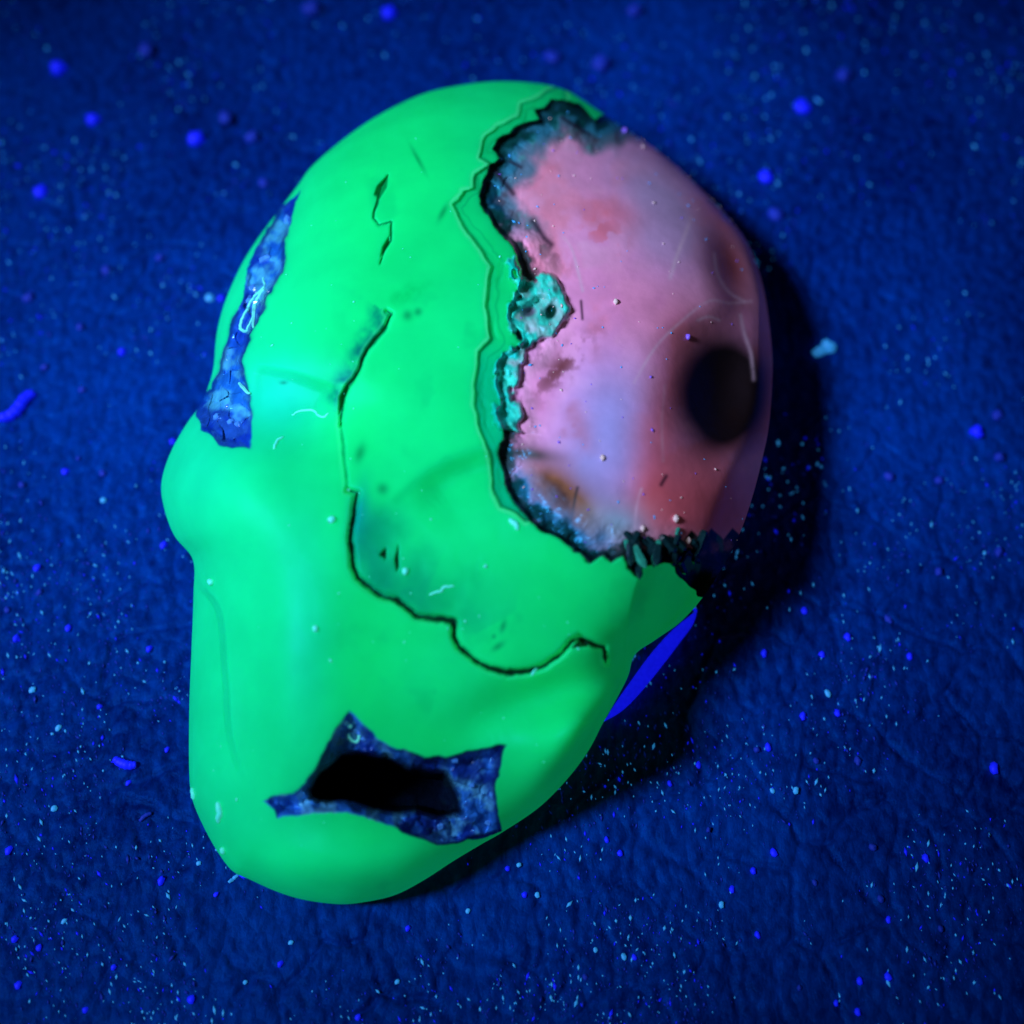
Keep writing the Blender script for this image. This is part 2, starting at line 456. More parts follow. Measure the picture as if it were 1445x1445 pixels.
# ---- relief, in picture units (1 unit is about 0.05 mm on the stone)
def relief(x, y):
    nz1 = fbm(x, y, 26, 3); nz2 = fbm(x, y, 26, 77)
    wx = x + nz1 * 9; wy = y + nz2 * 9
    h = np.zeros_like(x)
    h += 30 * gauss(x, y, 290, 690, 70, 80) - 36 * gauss(x, y, 425, 592, 66, 40) + 9 * gauss(x, y, 430, 480, 130, 55)
    h += 9 * gauss(x, y, 425, 900, 60, 150) - 22 * gauss(x, y, 350, 980, 26, 110) - 16 * gauss(x, y, 300, 850, 35, 50)
    # strip behind the left ridge
    d, s, t = seg_dist(x, y, catmull([(262, 770), (284, 822), (312, 862), (321, 950), (328, 1040), (350, 1110)], 5, False))
    h += -36 * sstep(-2, 9, s * d) * sstep(90, 30, d) * sstep(0.0, 0.12, t) * sstep(1.0, 0.7, t)
    d, s, t = seg_dist(x, y, catmull([(352, 512), (400, 520), (440, 533), (480, 548)], 5, False))
    h += -15 * sstep(-3, 16, s * d) * np.exp(-(d / 55) ** 2) * sstep(0, .2, t) * sstep(1, .8, t)
    # rounded lobe below the middle
    d, s, t = seg_dist(x, y, catmull([(560, 706), (600, 668), (650, 642), (700, 630), (760, 634)], 5, False))
    h += -30 * sstep(-5, 42, s * d) * np.exp(-(d / 52) ** 2) * sstep(0, .3, t) * sstep(1, .75, t)
    # groove and lobe at the lower right
    d, s, t = seg_dist(x, y, catmull([(915, 922), (850, 962), (780, 980), (700, 1005), (630, 1048), (590, 1075)], 5, False))
    h += -52 * np.exp(-(d / 36) ** 2) * sstep(1.0, 0.25, t)
    h += 70 * gauss(x, y, 826, 1042, 36, 72, 0.65)
    h += 42 * gauss(x, y, 470, 1238, 150, 40)
    # crest where the lit green turns away to the right
    d, s, t = seg_dist(x, y, catmull([(930, 700), (903, 800), (889, 850), (882, 900), (880, 960)], 5, False))
    h += -1.5 * np.minimum(np.maximum(0, -s * d - 2), 90) * sstep(770, 830, y) * sstep(1010, 930, y)
    # stepped ledge and the sunken pink face
    dL = poly_sdf(wx + 7 * fbm(x, y, 40, 351, 2), wy + 7 * fbm(x, y, 40, 361, 2), LEDGE)
    nz3 = fbm(x, y, 15, 313, 2); nz4 = fbm(x, y, 15, 331, 2)
    dP = poly_sdf(x + nz1 * 7 + nz3 * 9, y + nz2 * 7 + nz4 * 9, PINK)
    dL = np.where(dP < -2, np.minimum(dL, -40), dL)
    h += -7 * sstep(1.5, -3, dL)
    h += -2.0 * np.exp(-((dL + 11 + 14 * nz2) / 3.0) ** 2) * sstep(-.1, .1, nz1)
    h += -19 * sstep(2.0, -6, dP)
    band = sstep(-70, -8, dP) * sstep(1, -3, dP)
    fc, ra, eg = facets(x, y, 24, 21, 0.5)
    h += band * (fc * 0.16 + 11 * fbm(x, y, 15, 55))
    h += sstep(0, -20, dP) * (2.2 * fbm(x, y, 60, 61) + 0.25 * fbm(x, y, 8, 63))
    # cyan crust
    dK = poly_sdf(x + nz3 * 22, y + nz4 * 22, CRUST) - 7 + 26 * np.clip(fbm(x, y, 12, 717, 2) - .06, 0, 1)
    pit = np.zeros_like(x)
    for cx, cy, sx, sy, ro in ((746, 440, 10, 7, -.3), (762, 424, 6, 5, 0), (777, 440, 7, 10, .4)):
        pit += gauss(x, y, cx, cy, sx, sy, ro)
    h += sstep(3, -4, dK) * (13 + 16 * fbm(x, y, 13, 88)) - 22 * np.clip(pit, 0, 1)
    # eye sockets
    s1 = gauss(x, y, 1022, 556, 46, 62, 0.1); s2 = gauss(x, y, 1034, 374, 20, 48, -0.28)
    h += -95 * s1 ** 0.8 - 34 * s2
    h += 7 * gauss(x, y, 985, 440, 60, 16, -0.4)
    # cracks
    for c, wd, dp in ((CR0, 2.2, 3), (CR1, 2.8, 8), (CR2, 4.0, 15), (CR3, 5.0, 15), (CR4, 1.5, 5)):
        d, s, t = seg_dist(x + nz1 * 5, y + nz2 * 5, c)
        h += -dp * np.exp(-(d / wd) ** 2)
        if c is CR2:
            h += -3.5 * sstep(-1, 3, -s * d) * np.exp(-(d / 45) ** 2) * sstep(.02, .14, t) * sstep(.98, .86, t)
    for b in BLOT:
        h += -9 * sstep(1.5, -2.5, poly_sdf(x, y, b))
    # vein of crystals on the left
    dV = poly_sdf(x + nz1 * 8 + nz3 * 6, y + nz2 * 8 + nz4 * 6, VEIN)
    fv, _, _ = facets(x, y, 20, 31, 0.75)
    h += -24 * sstep(1.5, -12, dV) + sstep(-2, -9, dV) * (fv * 0.42 + 12 * fbm(x, y, 26, 71))
    # crystal pocket with a deep hole
    dC = poly_sdf(x + nz1 * 6 + nz3 * 6, y + nz2 * 6 + nz4 * 6, CAV)
    dH = poly_sdf(x + nz1 * 10, y + nz2 * 10, HOLE)
    f3, _, _ = facets(x, y, 17, 51, 0.9)
    depth = sstep(1.5, -15, dC) * 34 + sstep(4, -18, dH) * 190
    h += -depth + sstep(-2, -9, dC) * sstep(-12, 2, dH) * (f3 * 0.34 + 22 * fbm(x, y, 30, 73))
    # hand-polished unevenness
    h += 5 * fbm(x, y, 170, 101, 3) + 0.7 * fbm(x, y, 22, 103, 2)
    return h, dict(dL=dL, dP=dP, dK=dK, dV=dV, dC=dC, dH=dH, s1=s1, s2=s2, n1=nz1, n2=nz2, pit=pit)

rel, F = relief(PX, PY)
HD = 262.0
JAW = 0.26
dome = HD * (1 - np.clip(RHOP, 0, 1) ** 4.8) ** 0.52
dome *= 1 - JAW * sstep(720, 1210, PY + 0.45 * (PX - 560))
fade = 1 - RHOP ** 26
def rim_z(px, py):
    return np.maximum(0.7, 1.0 + 9.5 * (np.clip(1276 - py, 0, None) / 1160.0) ** 1.4 - 1.5 * (px - 640) / 430.0
                      + 5.5 * gauss(px, py, 1090, 740, 300, 230) - 2.5 * gauss(px, py, 1010, 250, 200, 160) + 2.6 * gauss(px, py, 860, 1030, 110, 110)) * MM
# height of the rim surface, carried smoothly across the inside
rz = rim_z(PX, PY)
P0, D0, T0 = at_height(PX, PY, rz)
wpx = dome + rel * fade
# the far cheek falls straight from this crest to the rim, out of the light
crest = catmull([(1072, 350), (1071, 430), (1069, 500), (1062, 570), (1040, 640), (1008, 730), (986, 812), (958, 868), (924, 900)], 6, False)
cw = np.array([wpx[int(np.argmin((PX - a) ** 2 + (PY - b) ** 2))] for a, b in crest])
cl = np.concatenate([[0], np.cumsum(np.hypot(*np.diff(crest, axis=0).T))]); cl /= cl[-1]
dcr, scr, tcr = seg_dist(PX, PY, crest)
drim = rad(THETA, np.ones_like(THETA)) - R
sgn = -scr * dcr                                   # positive past the crest
near_c = (dcr < 129) & (tcr > 0.001) & (tcr < .999)
dr_ = np.clip(drim, 0, None); cwi = np.interp(tcr, cl, cw)
ch_ = cwi * dr_ / np.maximum(dr_ + np.maximum(sgn, 0), 1e-6)
wmin = np.where(near_c & (sgn > 0), np.minimum(wpx, ch_), wpx)
wmin = np.where(near_c, wpx + (wmin - wpx) * sstep(0, .2, tcr) * sstep(1.0, .93, tcr), wpx)
def blur(a, sig):
    k = np.exp(-0.5 * (np.arange(-3 * sig, 3 * sig + 1) / sig) ** 2); k /= k.sum()
    g = np.pad(a.reshape(NG, NG), 3 * sig, mode='edge')
    g = sum(k[i] * g[i:i + NG, :] for i in range(len(k)))
    return sum(k[i] * g[:, i:i + NG] for i in range(len(k))).ravel()
soft = blur(wmin, 9)                               # rounds the crest over
wpx = wmin + (soft - wmin) * np.where(near_c, np.exp(-(sgn / 30) ** 2), 0) * sstep(4, 26, drim) * sstep(0, .2, tcr) * sstep(1.0, .93, tcr)
floor_w = (1.0 * MM - P0[:, 2]) / (np.abs(D0[:, 2]) * T0 / FPX) + 14 * (fbm(PX, PY, 34, 501) + .4)
wpx = np.where(F['dC'] < 0, np.maximum(wpx, floor_w), wpx)
P3 = P0 - D0 * (wpx * T0 / FPX)[:, None]

# ---- colours of the stone, with some light and shade painted in
n_big = fbm(PX, PY, 240, 201, 3); n_mid = fbm(PX, PY, 60, 203, 4); n_fin = fbm(PX, PY, 16, 205, 4)
def mix(c, col, k):
    k = np.clip(k, 0, 1)[:, None]
    return c * (1 - k) + np.asarray(col)[None, :] * k
C = np.tile(alb(9, 224, 134), (len(PX), 1))
C = mix(C, alb(9, 226, 152), sstep(-0.15, 0.25, n_big) * 0.55)
C = mix(C, alb(9, 221, 170), sstep(540, 300, PX) * 0.75)  # cyan haze of the lamp's reflection painted over the left side
C = mix(C, alb(7, 240, 160), sstep(1150, 1230, PY) * 0.8)  # chin painted brighter to make up for weak light there
C = mix(C, alb(12, 214, 214), gauss(PX, PY, 390, 560, 45, 40) * 0.75)  # cyan reflection painted into the hollow
C = mix(C, alb(10, 214, 186), gauss(PX, PY, 432, 900, 26, 120) * 0.5 + gauss(PX, PY, 285, 660, 40, 50) * .5)  # gloss on the upright ridge and the cheek painted as cyan
# thin translucent layers beside the cracks
d2, s2_, t2 = seg_dist(PX, PY, CR2)
C = mix(C, alb(0, 140, 112), sstep(125, 5, d2) * sstep(0, 2, -s2_ * d2) * sstep(0.70, 0.35, t2) * (0.72 + 1.2 * n_mid) * sstep(690, 740, PY))
C = mix(C, alb(0, 130, 150), gauss(PX, PY, 506, 725, 9, 30, 0.15) * 0.8)
d1, s1_, t1 = seg_dist(PX, PY, CR1)
C = mix(C, alb(0, 128, 118), sstep(36, 3, d1) * sstep(0, 2, s1_ * d1) * (0.85 + 2.4 * n_fin) * sstep(1, .7, t1))
C = mix(C, alb(0, 175, 110), sstep(0.16, 0.30, n_mid) * 0.22 * sstep(430, 560, PX))
dA, sA, tA = seg_dist(PX, PY, catmull([(560, 706), (600, 668), (650, 642), (700, 630), (760, 634)], 5, False))
C = mix(C, alb(0, 188, 112), np.exp(-(dA / 8) ** 2) * .5 + sstep(0, 12, sA * dA) * sstep(110, 30, dA) * .22 * sstep(0, .2, tA))  # soft shadow along and below the lobe's arc, painted in
C = mix(C, alb(0, 190, 100), gauss(PX, PY, 575, 415, 20, 8, -.4) * (0.6 + 2 * n_fin))
# ledge bands
inL = sstep(1, -3, F['dL'])
C = mix(C, alb(6, 205, 128), inL * 0.8)
C = mix(C, alb(0, 176, 138), inL * sstep(470, 520, PY) * 0.8)
C = mix(C, alb(0, 120, 90), np.exp(-((F['dL'] + 1.5) / 2.2) ** 2) * (0.30 + 1.2 * n_mid))
C = mix(C, alb(0, 150, 95), np.exp(-((F['dL'] + 14 + 22 * n_mid) / 1.8) ** 2) * 0.4 * inL)
C = mix(C, alb(80, 255, 190), np.exp(-((F['dL'] - 3) / 2.0) ** 2) * 0.35)
# cracks
for c, wd, col, k in ((CR0, 2.4, (0, 150, 96), .6), (CR1, 3.0, (0, 78, 46), .9), (CR2, 4.6, (3, 20, 8), .98), (CR3, 6.0, (4, 18, 10), .98), (CR4, 2.0, (0, 90, 48), .85)):
    d, s, t = seg_dist(PX + F['n1'] * 5, PY + F['n2'] * 5, c)
    wv = np.maximum(wd * (0.45 + 2.4 * np.abs(n_fin + .10)) * (.35 + .65 * sstep(0, .12, t) * sstep(1, .88, t)), .8)
    C = mix(C, alb(40, 250, 170), np.exp(-((s * d - 6.5) / 2.2) ** 2) * .30 * (c is not CR4))  # lit lip of the crack painted as a bright line
    C = mix(C, alb(*col), k * np.exp(-(d / wv) ** 4))
for i, b in enumerate(BLOT):
    col = (8, 26, 10) if i in (2, 3, 5) else (0, 120, 62)
    C = mix(C, alb(*col), 0.92 * sstep(1.5, -1.5, poly_sdf(PX, PY, b)))
C = mix(C, alb(0, 100, 60), gauss(PX, PY, 835, 925, 12, 9) * .0)
for (x, y, a, b, r) in ((710, 884, 2.5, 6, .3), (697, 898, 2, 2, 0), (703, 912, 3, 7, 1.0), (625, 300, 3, 9, .5), (590, 225, 2, 14, -.5),
                        (508, 640, 5, 10, .3), (540, 690, 6, 6, 0), (400, 540, 4, 2, 0), (575, 445, 5, 5, 0), (590, 440, 4, 4, 0)):
    C = mix(C, alb(0, 110, 62), gauss(PX, PY, x, y, a, b, r) * 0.6)
# pink face
inP = sstep(1.2, -1.2, F['dP'])
K = np.tile(alb(216, 156, 240), (len(PX), 1))
K = mix(K, alb(228, 154, 214), gauss(PX, PY, 745, 270, 60, 110, .2) * .9)
K = mix(K, alb(226, 138, 190), sstep(0.0, 0.2, n_mid) * 0.75)
K = mix(K, alb(236, 180, 244), sstep(-.02, -.2, n_mid) * .4)
K = mix(K, alb(172, 156, 232), gauss(PX, PY, 925, 285, 38, 75, -.5) * .9 + gauss(PX, PY, 945, 345, 40, 50) * .6)
K = mix(K, alb(138, 144, 236), gauss(PX, PY, 862, 585, 52, 75, .1) * .95 + gauss(PX, PY, 850, 690, 60, 40, .3) * .75)
K = mix(K, alb(206, 124, 190), gauss(PX, PY, 900, 430, 70, 55) * .6)
K = mix(K, alb(206, 112, 150), .7 * gauss(PX, PY, 850, 330, 22, 14, .4) * sstep(-.05, .1, n_fin) + gauss(PX, PY, 865, 300, 30, 16, .3) * .6)
K = mix(K, alb(196, 96, 128), gauss(PX, PY, 960, 720, 60, 40) * .9 + gauss(PX, PY, 935, 600, 22, 90, .15) * .7)
K = mix(K, alb(176, 84, 112), gauss(PX, PY, 980, 690, 45, 60) * .7)
K = mix(K, alb(150, 84, 100), gauss(PX, PY, 985, 470, 40, 30) * .7 + gauss(PX, PY, 790, 590, 40, 16, .9) * sstep(-.1, .15, n_mid) * .9)
K = mix(K, alb(104, 52, 68), F['s2'] ** .5 * .97)
K = mix(K, alb(176, 110, 176), gauss(PX, PY, 760, 555, 20, 60, .35) * .6)
K = mix(K, alb(112, 66, 90), (gauss(PX, PY, 752, 335, 40, 14, .75) + gauss(PX, PY, 790, 520, 45, 13, -.8)) * sstep(-.12, .12, n_fin) * 1.0)
K = mix(K, alb(10, 12, 14), sstep(0.10, 0.62, F['s1'] + .12 * n_mid) * .99)  # depth shade of the round socket painted near-black
# brown pocket and pale cyan fan below
K = mix(K, alb(120, 82, 62), gauss(PX, PY, 782, 690, 40, 26, .85) * 1.1 + gauss(PX, PY, 825, 735, 18, 26, -.2) * .9)
K = mix(K, alb(62, 40, 34), gauss(PX, PY, 790, 705, 28, 10, 1.0) * (.8 + 2 * n_fin))
K = mix(K, alb(10, 44, 26), gauss(PX, PY, 740, 640, 32, 8, .12) * 1.0)
K = mix(K, alb(20, 22, 26), np.exp(-(seg_dist(PX, PY, [(815, 688), (812, 700), (806, 735), (800, 752)])[0] / 2.2) ** 2) * .85)
K = mix(K, alb(112, 156, 205), gauss(PX, PY, 868, 745, 32, 26) * 1.0)
dPn = F['dP']
rimband = sstep(-34 - 40 * n_mid, -10, dPn)
K = mix(K, alb(30, 118, 190), sstep(-50 - 40 * n_mid, -22, dPn) * sstep(625, 690, PY) * sstep(880, 840, PX) * (0.95 + 1.0 * n_fin))
tk = sstep(-62, -34, dPn + 60 * n_mid) * sstep(360, 290, PY)
fcs, rks, eks = facets(PX, PY, 24, 21, .5)
K = mix(K, alb(0, 122, 172), tk * 0.97)
K = mix(K, alb(30, 178, 205), tk * sstep(.02, .22, n_fin) * .75)
K = mix(K, alb(0, 46, 78), tk * sstep(-.02, -.2, fbm(PX, PY, 22, 611, 3)) * .9)
K = mix(K, alb(120, 110, 140), sstep(-60, -40, dPn + 30 * n_mid) * sstep(-20, -36, dPn) * .35)
K = mix(K, alb(6, 52, 60), sstep(-27, -9, dPn + 40 * n_fin) * 0.95)
K = mix(K, alb(2, 22, 18), sstep(-9, -1, dPn + 8 * n_fin) * 0.9)  # overhang shadow around the sunken face painted in
# dark spiky hem along the bottom of the pink face
hem = sstep(-46, -34, PY - (800 + 26 * n_fin) + 4) * sstep(880, 900, PX)
teeth = np.abs(((PX + 6 * n_mid) / 15.0) % 2 - 1)
hem2 = sstep(0, 6, PY - (752 + 16 * teeth - 10 * sstep(930, 1000, PX))) * sstep(872, 890, PX)
K = mix(K, alb(4, 24, 28), hem2 * (0.93 + n_fin))
K = mix(K, alb(3, 14, 18), sstep(770, 786, PY + 20 * n_fin) * sstep(888, 905, PX) * .97)  # shade below the hem, where the stone turns away, painted near-black
K = mix(K, alb(30, 110, 105), sstep(815, 800, PY) * hem2 * sstep(.12, .3, fbm(PX, PY * .35, 9, 231, 2)) * .6)
# dark splinters
for pts, wd in (([(792, 165), (812, 178), (832, 190)], 3.0), ([(698, 240), (712, 258), (724, 273)], 4.5), ([(720, 228), (735, 236)], 3),
                ([(940, 672), (933, 684)], 3), ([(752, 312), (768, 336), (778, 345)], 5), ([(820, 425), (822, 450)], 2.2), ([(668, 258), (690, 262)], 3)):
    d, _, _ = seg_dist(PX, PY, pts)
    K = mix(K, alb(34, 22, 50), np.exp(-(d / wd) ** 2) * .85)
# pale threads in the polish
for pts, wd, k in (([(975, 308), (965, 335), (955, 362), (946, 392)], 3.2, .75), ([(1060, 425), (1030, 428), (1000, 425), (960, 455), (925, 490), (895, 540)], 2.4, .5),
                   ([(1045, 445), (1050, 470), (1060, 500), (1064, 535)], 3, .6), ([(1008, 358), (1012, 385), (1028, 412), (1050, 425)], 2.5, .45),
                   ([(795, 335), (806, 350), (815, 380), (822, 410)], 2.5, .6), ([(985, 452), (1000, 447), (1015, 452)], 2.5, .5),
                   ([(905, 690), (898, 715), (896, 745)], 2.0, .5), ([(938, 545), (934, 600), (936, 650)], 2.5, .25)):
    d, _, _ = seg_dist(PX, PY, catmull(pts, 4, False))
    K = mix(K, alb(196, 176, 232), np.exp(-(d / wd) ** 2) * k * (0.8 + n_fin))
K = np.clip(K * 1.30, 0, .93)
C = C * (1 - inP[:, None]) + K * inP[:, None]
# cyan crust
kk = sstep(2, -2, F['dK'])
C = mix(C, alb(10, 205, 212), kk * (0.9 + .8 * n_fin))
C = mix(C, alb(60, 236, 236), kk * sstep(0.0, .2, n_fin) * .8)
C = mix(C, alb(4, 50, 44), sstep(.35, .7, gauss(PX, PY, 777, 440, 7, 10, .4)))
C = mix(C, alb(96, 112, 150), sstep(.4, .8, gauss(PX, PY, 746, 440, 10, 7, -.3)))
# vein and pocket crystals
inV = sstep(1.5, -1.5, F['dV'])
fv, rv, ev = facets(PX, PY, 20, 31, .75)
CV = np.tile(alb(20, 112, 246), (len(PX), 1))
CV = mix(CV, alb(60, 176, 255), sstep(.3, .85, .25 * rv + 2.0 * n_fin + .40))
CV = mix(CV, alb(6, 30, 190), sstep(.44, .12, .2 * rv + 2.2 * n_mid + .30) * .85)
CV = mix(CV, alb(10, 20, 200), gauss(PX, PY, 350, 455, 14, 40, .45) * .8)
C = C * (1 - inV[:, None]) + CV * inV[:, None]
C = mix(C, alb(4, 14, 70), np.exp(-((F['dV'] + 2) / 3.5) ** 2) * .65 * sstep(0.0, .12, n_mid + .08))
inC = sstep(1.5, -1.5, F['dC'])
f3, r3, e3 = facets(PX, PY, 17, 51, .9)
CC = np.tile(alb(34, 116, 250), (len(PX), 1))
CC = mix(CC, alb(70, 165, 255), sstep(.3, .8, .22 * r3 + 2.2 * n_fin + .40))
CC = mix(CC, alb(8, 34, 150), sstep(.42, .10, .2 * r3 + 2.4 * n_mid + .28) * .9)
CC = mix(CC, alb(5, 16, 78), sstep(-9, -2, F['dC']) * sstep(540, 600, PX) * .85)  # shadow beside the pocket's rim painted dark
CC = mix(CC, alb(40, 170, 200), gauss(PX, PY, 455, 1085, 14, 26, .7) * .9)
CC = mix(CC, alb(4, 8, 20), sstep(2, -6, F['dH']) * .97)  # darkness of the deep hole painted into its colour
C = C * (1 - inC[:, None]) + CC * inC[:, None]
C = np.clip(C, 0, 0.95)

# ---- faces, back shell, normals
faces = grid_faces(NG, NG)
idx = np.arange(NG * NG).reshape(NG, NG)
loop = np.concatenate([idx[0, :-1], idx[:-1, -1], idx[-1, :0:-1], idx[:0:-1, 0]])
NB = 26
ring_co = []; ring_c = []
bt = THETA[loop]
for k in range(1, NB + 1):
    f = k / NB * math.pi / 2
    rho = math.cos(f)
    r = rad(bt, np.full_like(bt, 1.0)) * rho
    bx = CX + r * np.cos(bt); by = CY + r * np.sin(bt)
    zz = rim_z(bx, by) * (1 - math.sin(f)) ** 1.3 - 0.05 * MM * k / NB
    p, _, _ = at_height(bx, by, zz)
    ring_co.append(p)
    ring_c.append(C[loop])
nB = len(loop)
allco = np.vstack([P3] + ring_co)
allc = np.vstack([C] + ring_c)
bf = []
prev = loop
for k in range(NB):
    cur = NG * NG + k * nB + np.arange(nB)
    bf.append(np.stack([prev, np.roll(prev, -1), np.roll(cur, -1), cur], 1))
    prev = cur
backf = np.vstack(bf)
allf = np.vstack([faces, backf])
def tri_normals(co, f):
    return np.cross(co[f[:, 2]] - co[f[:, 0]], co[f[:, 3]] - co[f[:, 1]])
fn = tri_normals(P3, faces)
if (fn[:, :] * (CAM - P3[faces[:, 0]])).sum() < 0:
    faces = faces[:, ::-1]
bn = tri_normals(allco, backf)
cen = P3.mean(0); cen[2] = 6 * MM
if (bn * (allco[backf].mean(1) - cen)).sum() < 0:
    backf = backf[:, ::-1]
allf = np.vstack([faces, backf])
fn = tri_normals(allco, allf)
VN = np.zeros_like(allco)
for k in range(4):
    for a in range(3):
        VN[:, a] += np.bincount(allf[:, k], weights=fn[:, a], minlength=len(allco))
VN /= np.maximum(np.linalg.norm(VN, axis=1), 1e-12)[:, None]

# ---- one thing: an empty at the base, the stone regions as its parts
base = np.array([0.0, 0.0, 0.0])
skull = bpy.data.objects.new("carved_skull", None)
sc.collection.objects.link(skull)
bp, _, _ = at_height([620], [760], [0.0])
skull.location = bp[0]
ORG = bp[0]
tag(skull, "carved stone skull glowing bright green with a pink face patch, lying on leather", "skull figurine")

fcen = lambda key: F[key][faces].mean(1)
fd = {k: fcen(k) for k in ('dP', 'dV', 'dC', 'dH', 's1', 's2', 'dK', 'dL')}
reg = np.zeros(len(faces), int)
reg[fd['dL'] < 0] = 7
reg[fd['dP'] < 0] = 1
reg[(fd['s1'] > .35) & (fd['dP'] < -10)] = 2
reg[(fd['s2'] > .35) & (fd['dP'] < -10)] = 3
reg[fd['dK'] < 0] = 4
reg[fd['dV'] < 0] = 5
reg[fd['dC'] < 0] = 6
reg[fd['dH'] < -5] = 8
reg = np.concatenate([reg, np.zeros(len(backf), int)])
specs = {0: ("stone_body", M_green, None), 1: ("pink_face_patch", M_pink, "pink and lavender agate patch with a scalloped edge and painted overhang shadow"),
         2: ("eye_socket", M_pink, "round eye socket with deep shade painted black in the pink patch"),
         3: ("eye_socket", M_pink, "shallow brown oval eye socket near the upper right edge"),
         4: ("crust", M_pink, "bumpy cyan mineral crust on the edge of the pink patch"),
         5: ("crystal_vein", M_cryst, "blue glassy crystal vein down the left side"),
         6: ("crystal_pocket", M_cryst, "blue crystal pocket around a hole with painted-in shade near the chin"),
         8: ("hole", M_hole, "rough hollow with painted shade inside the blue crystal pocket"),
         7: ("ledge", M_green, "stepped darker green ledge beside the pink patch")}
parts = {}
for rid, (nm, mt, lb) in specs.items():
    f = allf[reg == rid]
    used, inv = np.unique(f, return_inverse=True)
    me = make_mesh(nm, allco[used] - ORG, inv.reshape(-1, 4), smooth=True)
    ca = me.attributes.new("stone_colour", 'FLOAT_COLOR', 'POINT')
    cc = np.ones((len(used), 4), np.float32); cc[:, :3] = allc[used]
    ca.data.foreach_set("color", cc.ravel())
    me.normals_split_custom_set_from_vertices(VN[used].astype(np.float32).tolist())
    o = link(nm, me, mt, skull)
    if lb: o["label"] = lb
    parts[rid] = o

# ---- surface lookup for small pieces that sit on the stone
LOOK = np.full((1300, 1150), -1)
for oy_ in (0, 1, -1):
    for ox_ in (0, 1, -1):
        a_ = np.round(PY).astype(int) + oy_; b_ = np.round(PX).astype(int) + ox_
        m_ = LOOK[a_, b_] < 0
        LOOK[a_[m_], b_[m_]] = np.nonzero(m_)[0]
def near(px, py):
    a_, b_ = int(round(py)), int(round(px))
    if 0 <= a_ < 1300 and 0 <= b_ < 1150 and LOOK[a_, b_] >= 0: return int(LOOK[a_, b_])
    return int(np.argmin((PX - px) ** 2 + (PY - py) ** 2))
def on_stone(px, py):
    i = near(px, py)
    return P3[i], VN[i], T0[i] / FPX

def tube(name, pts, radii, mat, sides=8, parent=None, org=None):
    pts = np.asarray(pts, float); n = len(pts)
    co = []; fs = []
    up = np.array([0.13, 0.2, 0.97])
    for i in range(n):
        t = pts[min(i + 1, n - 1)] - pts[max(i - 1, 0)]
        t /= max(np.linalg.norm(t), 1e-12)
        a = np.cross(t, up); a /= max(np.linalg.norm(a), 1e-9); b = np.cross(t, a)
        for k in range(sides):
            an = 2 * math.pi * k / sides
            co.append(pts[i] + radii[i] * (a * math.cos(an) + b * math.sin(an)))
    for i in range(n - 1):
        for k in range(sides):
            k2 = (k + 1) % sides
            fs.append((i * sides + k, i * sides + k2, (i + 1) * sides + k2, (i + 1) * sides + k))
    c0 = len(co); co += [pts[0], pts[-1]]
    for k in range(sides):
        k2 = (k + 1) % sides
        fs.append((c0, k2, k, k)); fs.append((c0 + 1, (n - 1) * sides + k, (n - 1) * sides + k2, (n - 1) * sides + k2))
    org = np.zeros(3) if org is None else org
    me = bpy.data.meshes.new(name)
    me.from_pydata((np.array(co) - org).tolist(), [], [tuple(dict.fromkeys(f)) for f in fs])
    for p in me.polygons: p.use_smooth = sides > 6
    me.update()
    o = link(name, me, mat, parent)
    return o

def stone_curve(name, pix, wid, mat, lift=0.0, parent=skull, sub=4, sides=6):
    c = catmull(pix, sub, False)
    pts = []; rs = []
    for i, (x, y) in enumerate(c):
        p, n, s = on_stone(x, y)
        u = i / max(len(c) - 1, 1)
        tap = 0.35 + 0.65 * math.sin(math.pi * min(max(u, .02), .98)) ** .5
        r = wid * s * tap * 0.5
        pts.append(p + n * (r * 0.4 + lift * s)); rs.append(r)
    return tube(name, pts, rs, mat, sides, parent, ORG)

# glare highlights in the vein and the pocket, modelled as bright glowing tubes
stone_curve("glare_streak", [(372, 392), (372, 406), (360, 418), (351, 434), (342, 452), (340, 464), (347, 468), (353, 458), (358, 446)], 4.5, M_glint)
stone_curve("glare_streak", [(373, 408), (366, 420), (360, 436), (358, 462)], 6, M_glint)
stone_curve("glare_streak", [(340, 540), (347, 548), (354, 556)], 5, M_glint, 2)
stone_curve("glare_streak", [(492, 1036), (494, 1044), (502, 1046), (507, 1040), (506, 1036)], 4, M_glint, 1)
stone_curve("glare_streak", [(492, 1026), (497, 1024)], 5, M_glint, 1)

# small glassy crystals lining the pocket and the vein
M_shard = plain("pale_blue_crystal", (0.05, 0.26, 0.80), 0.08, 0.02, 0.9, vary=0.4)
rc_ = random.Random(4)
def shards(poly, inner, count, key, lo, hi):
    n_ = 0
    xs = [p[0] for p in poly]; ys = [p[1] for p in poly]
    while n_ < count:
        x = rc_.uniform(min(xs), max(xs)); y = rc_.uniform(min(ys), max(ys))
        i = int(np.argmin((PX - x) ** 2 + (PY - y) ** 2))
        if F[key][i] > -5 or (inner and F['dH'][i] < 5): continue
        p, nr, sc_ = P3[i], VN[i], T0[i] / FPX
        wd = rc_.uniform(lo, hi) * sc_
        di = nr + np.array([rc_.uniform(-.9, .9), rc_.uniform(-.9, .9), rc_.uniform(-.3, .6)])
        di /= np.linalg.norm(di)
        ln = wd * rc_.uniform(.8, 1.7)
        a = p - di * ln * .72
        tube("crystal", [a, a + di * ln * .1, a + di * ln * .75, a + di * ln], [wd * .4, wd * .5, wd * .42, wd * .05], M_shard, 6, skull, ORG)
        n_ += 1
shards(CAV, True, 9, 'dC', 7, 14)
shards(VEIN, False, 8, 'dV', 7, 14)

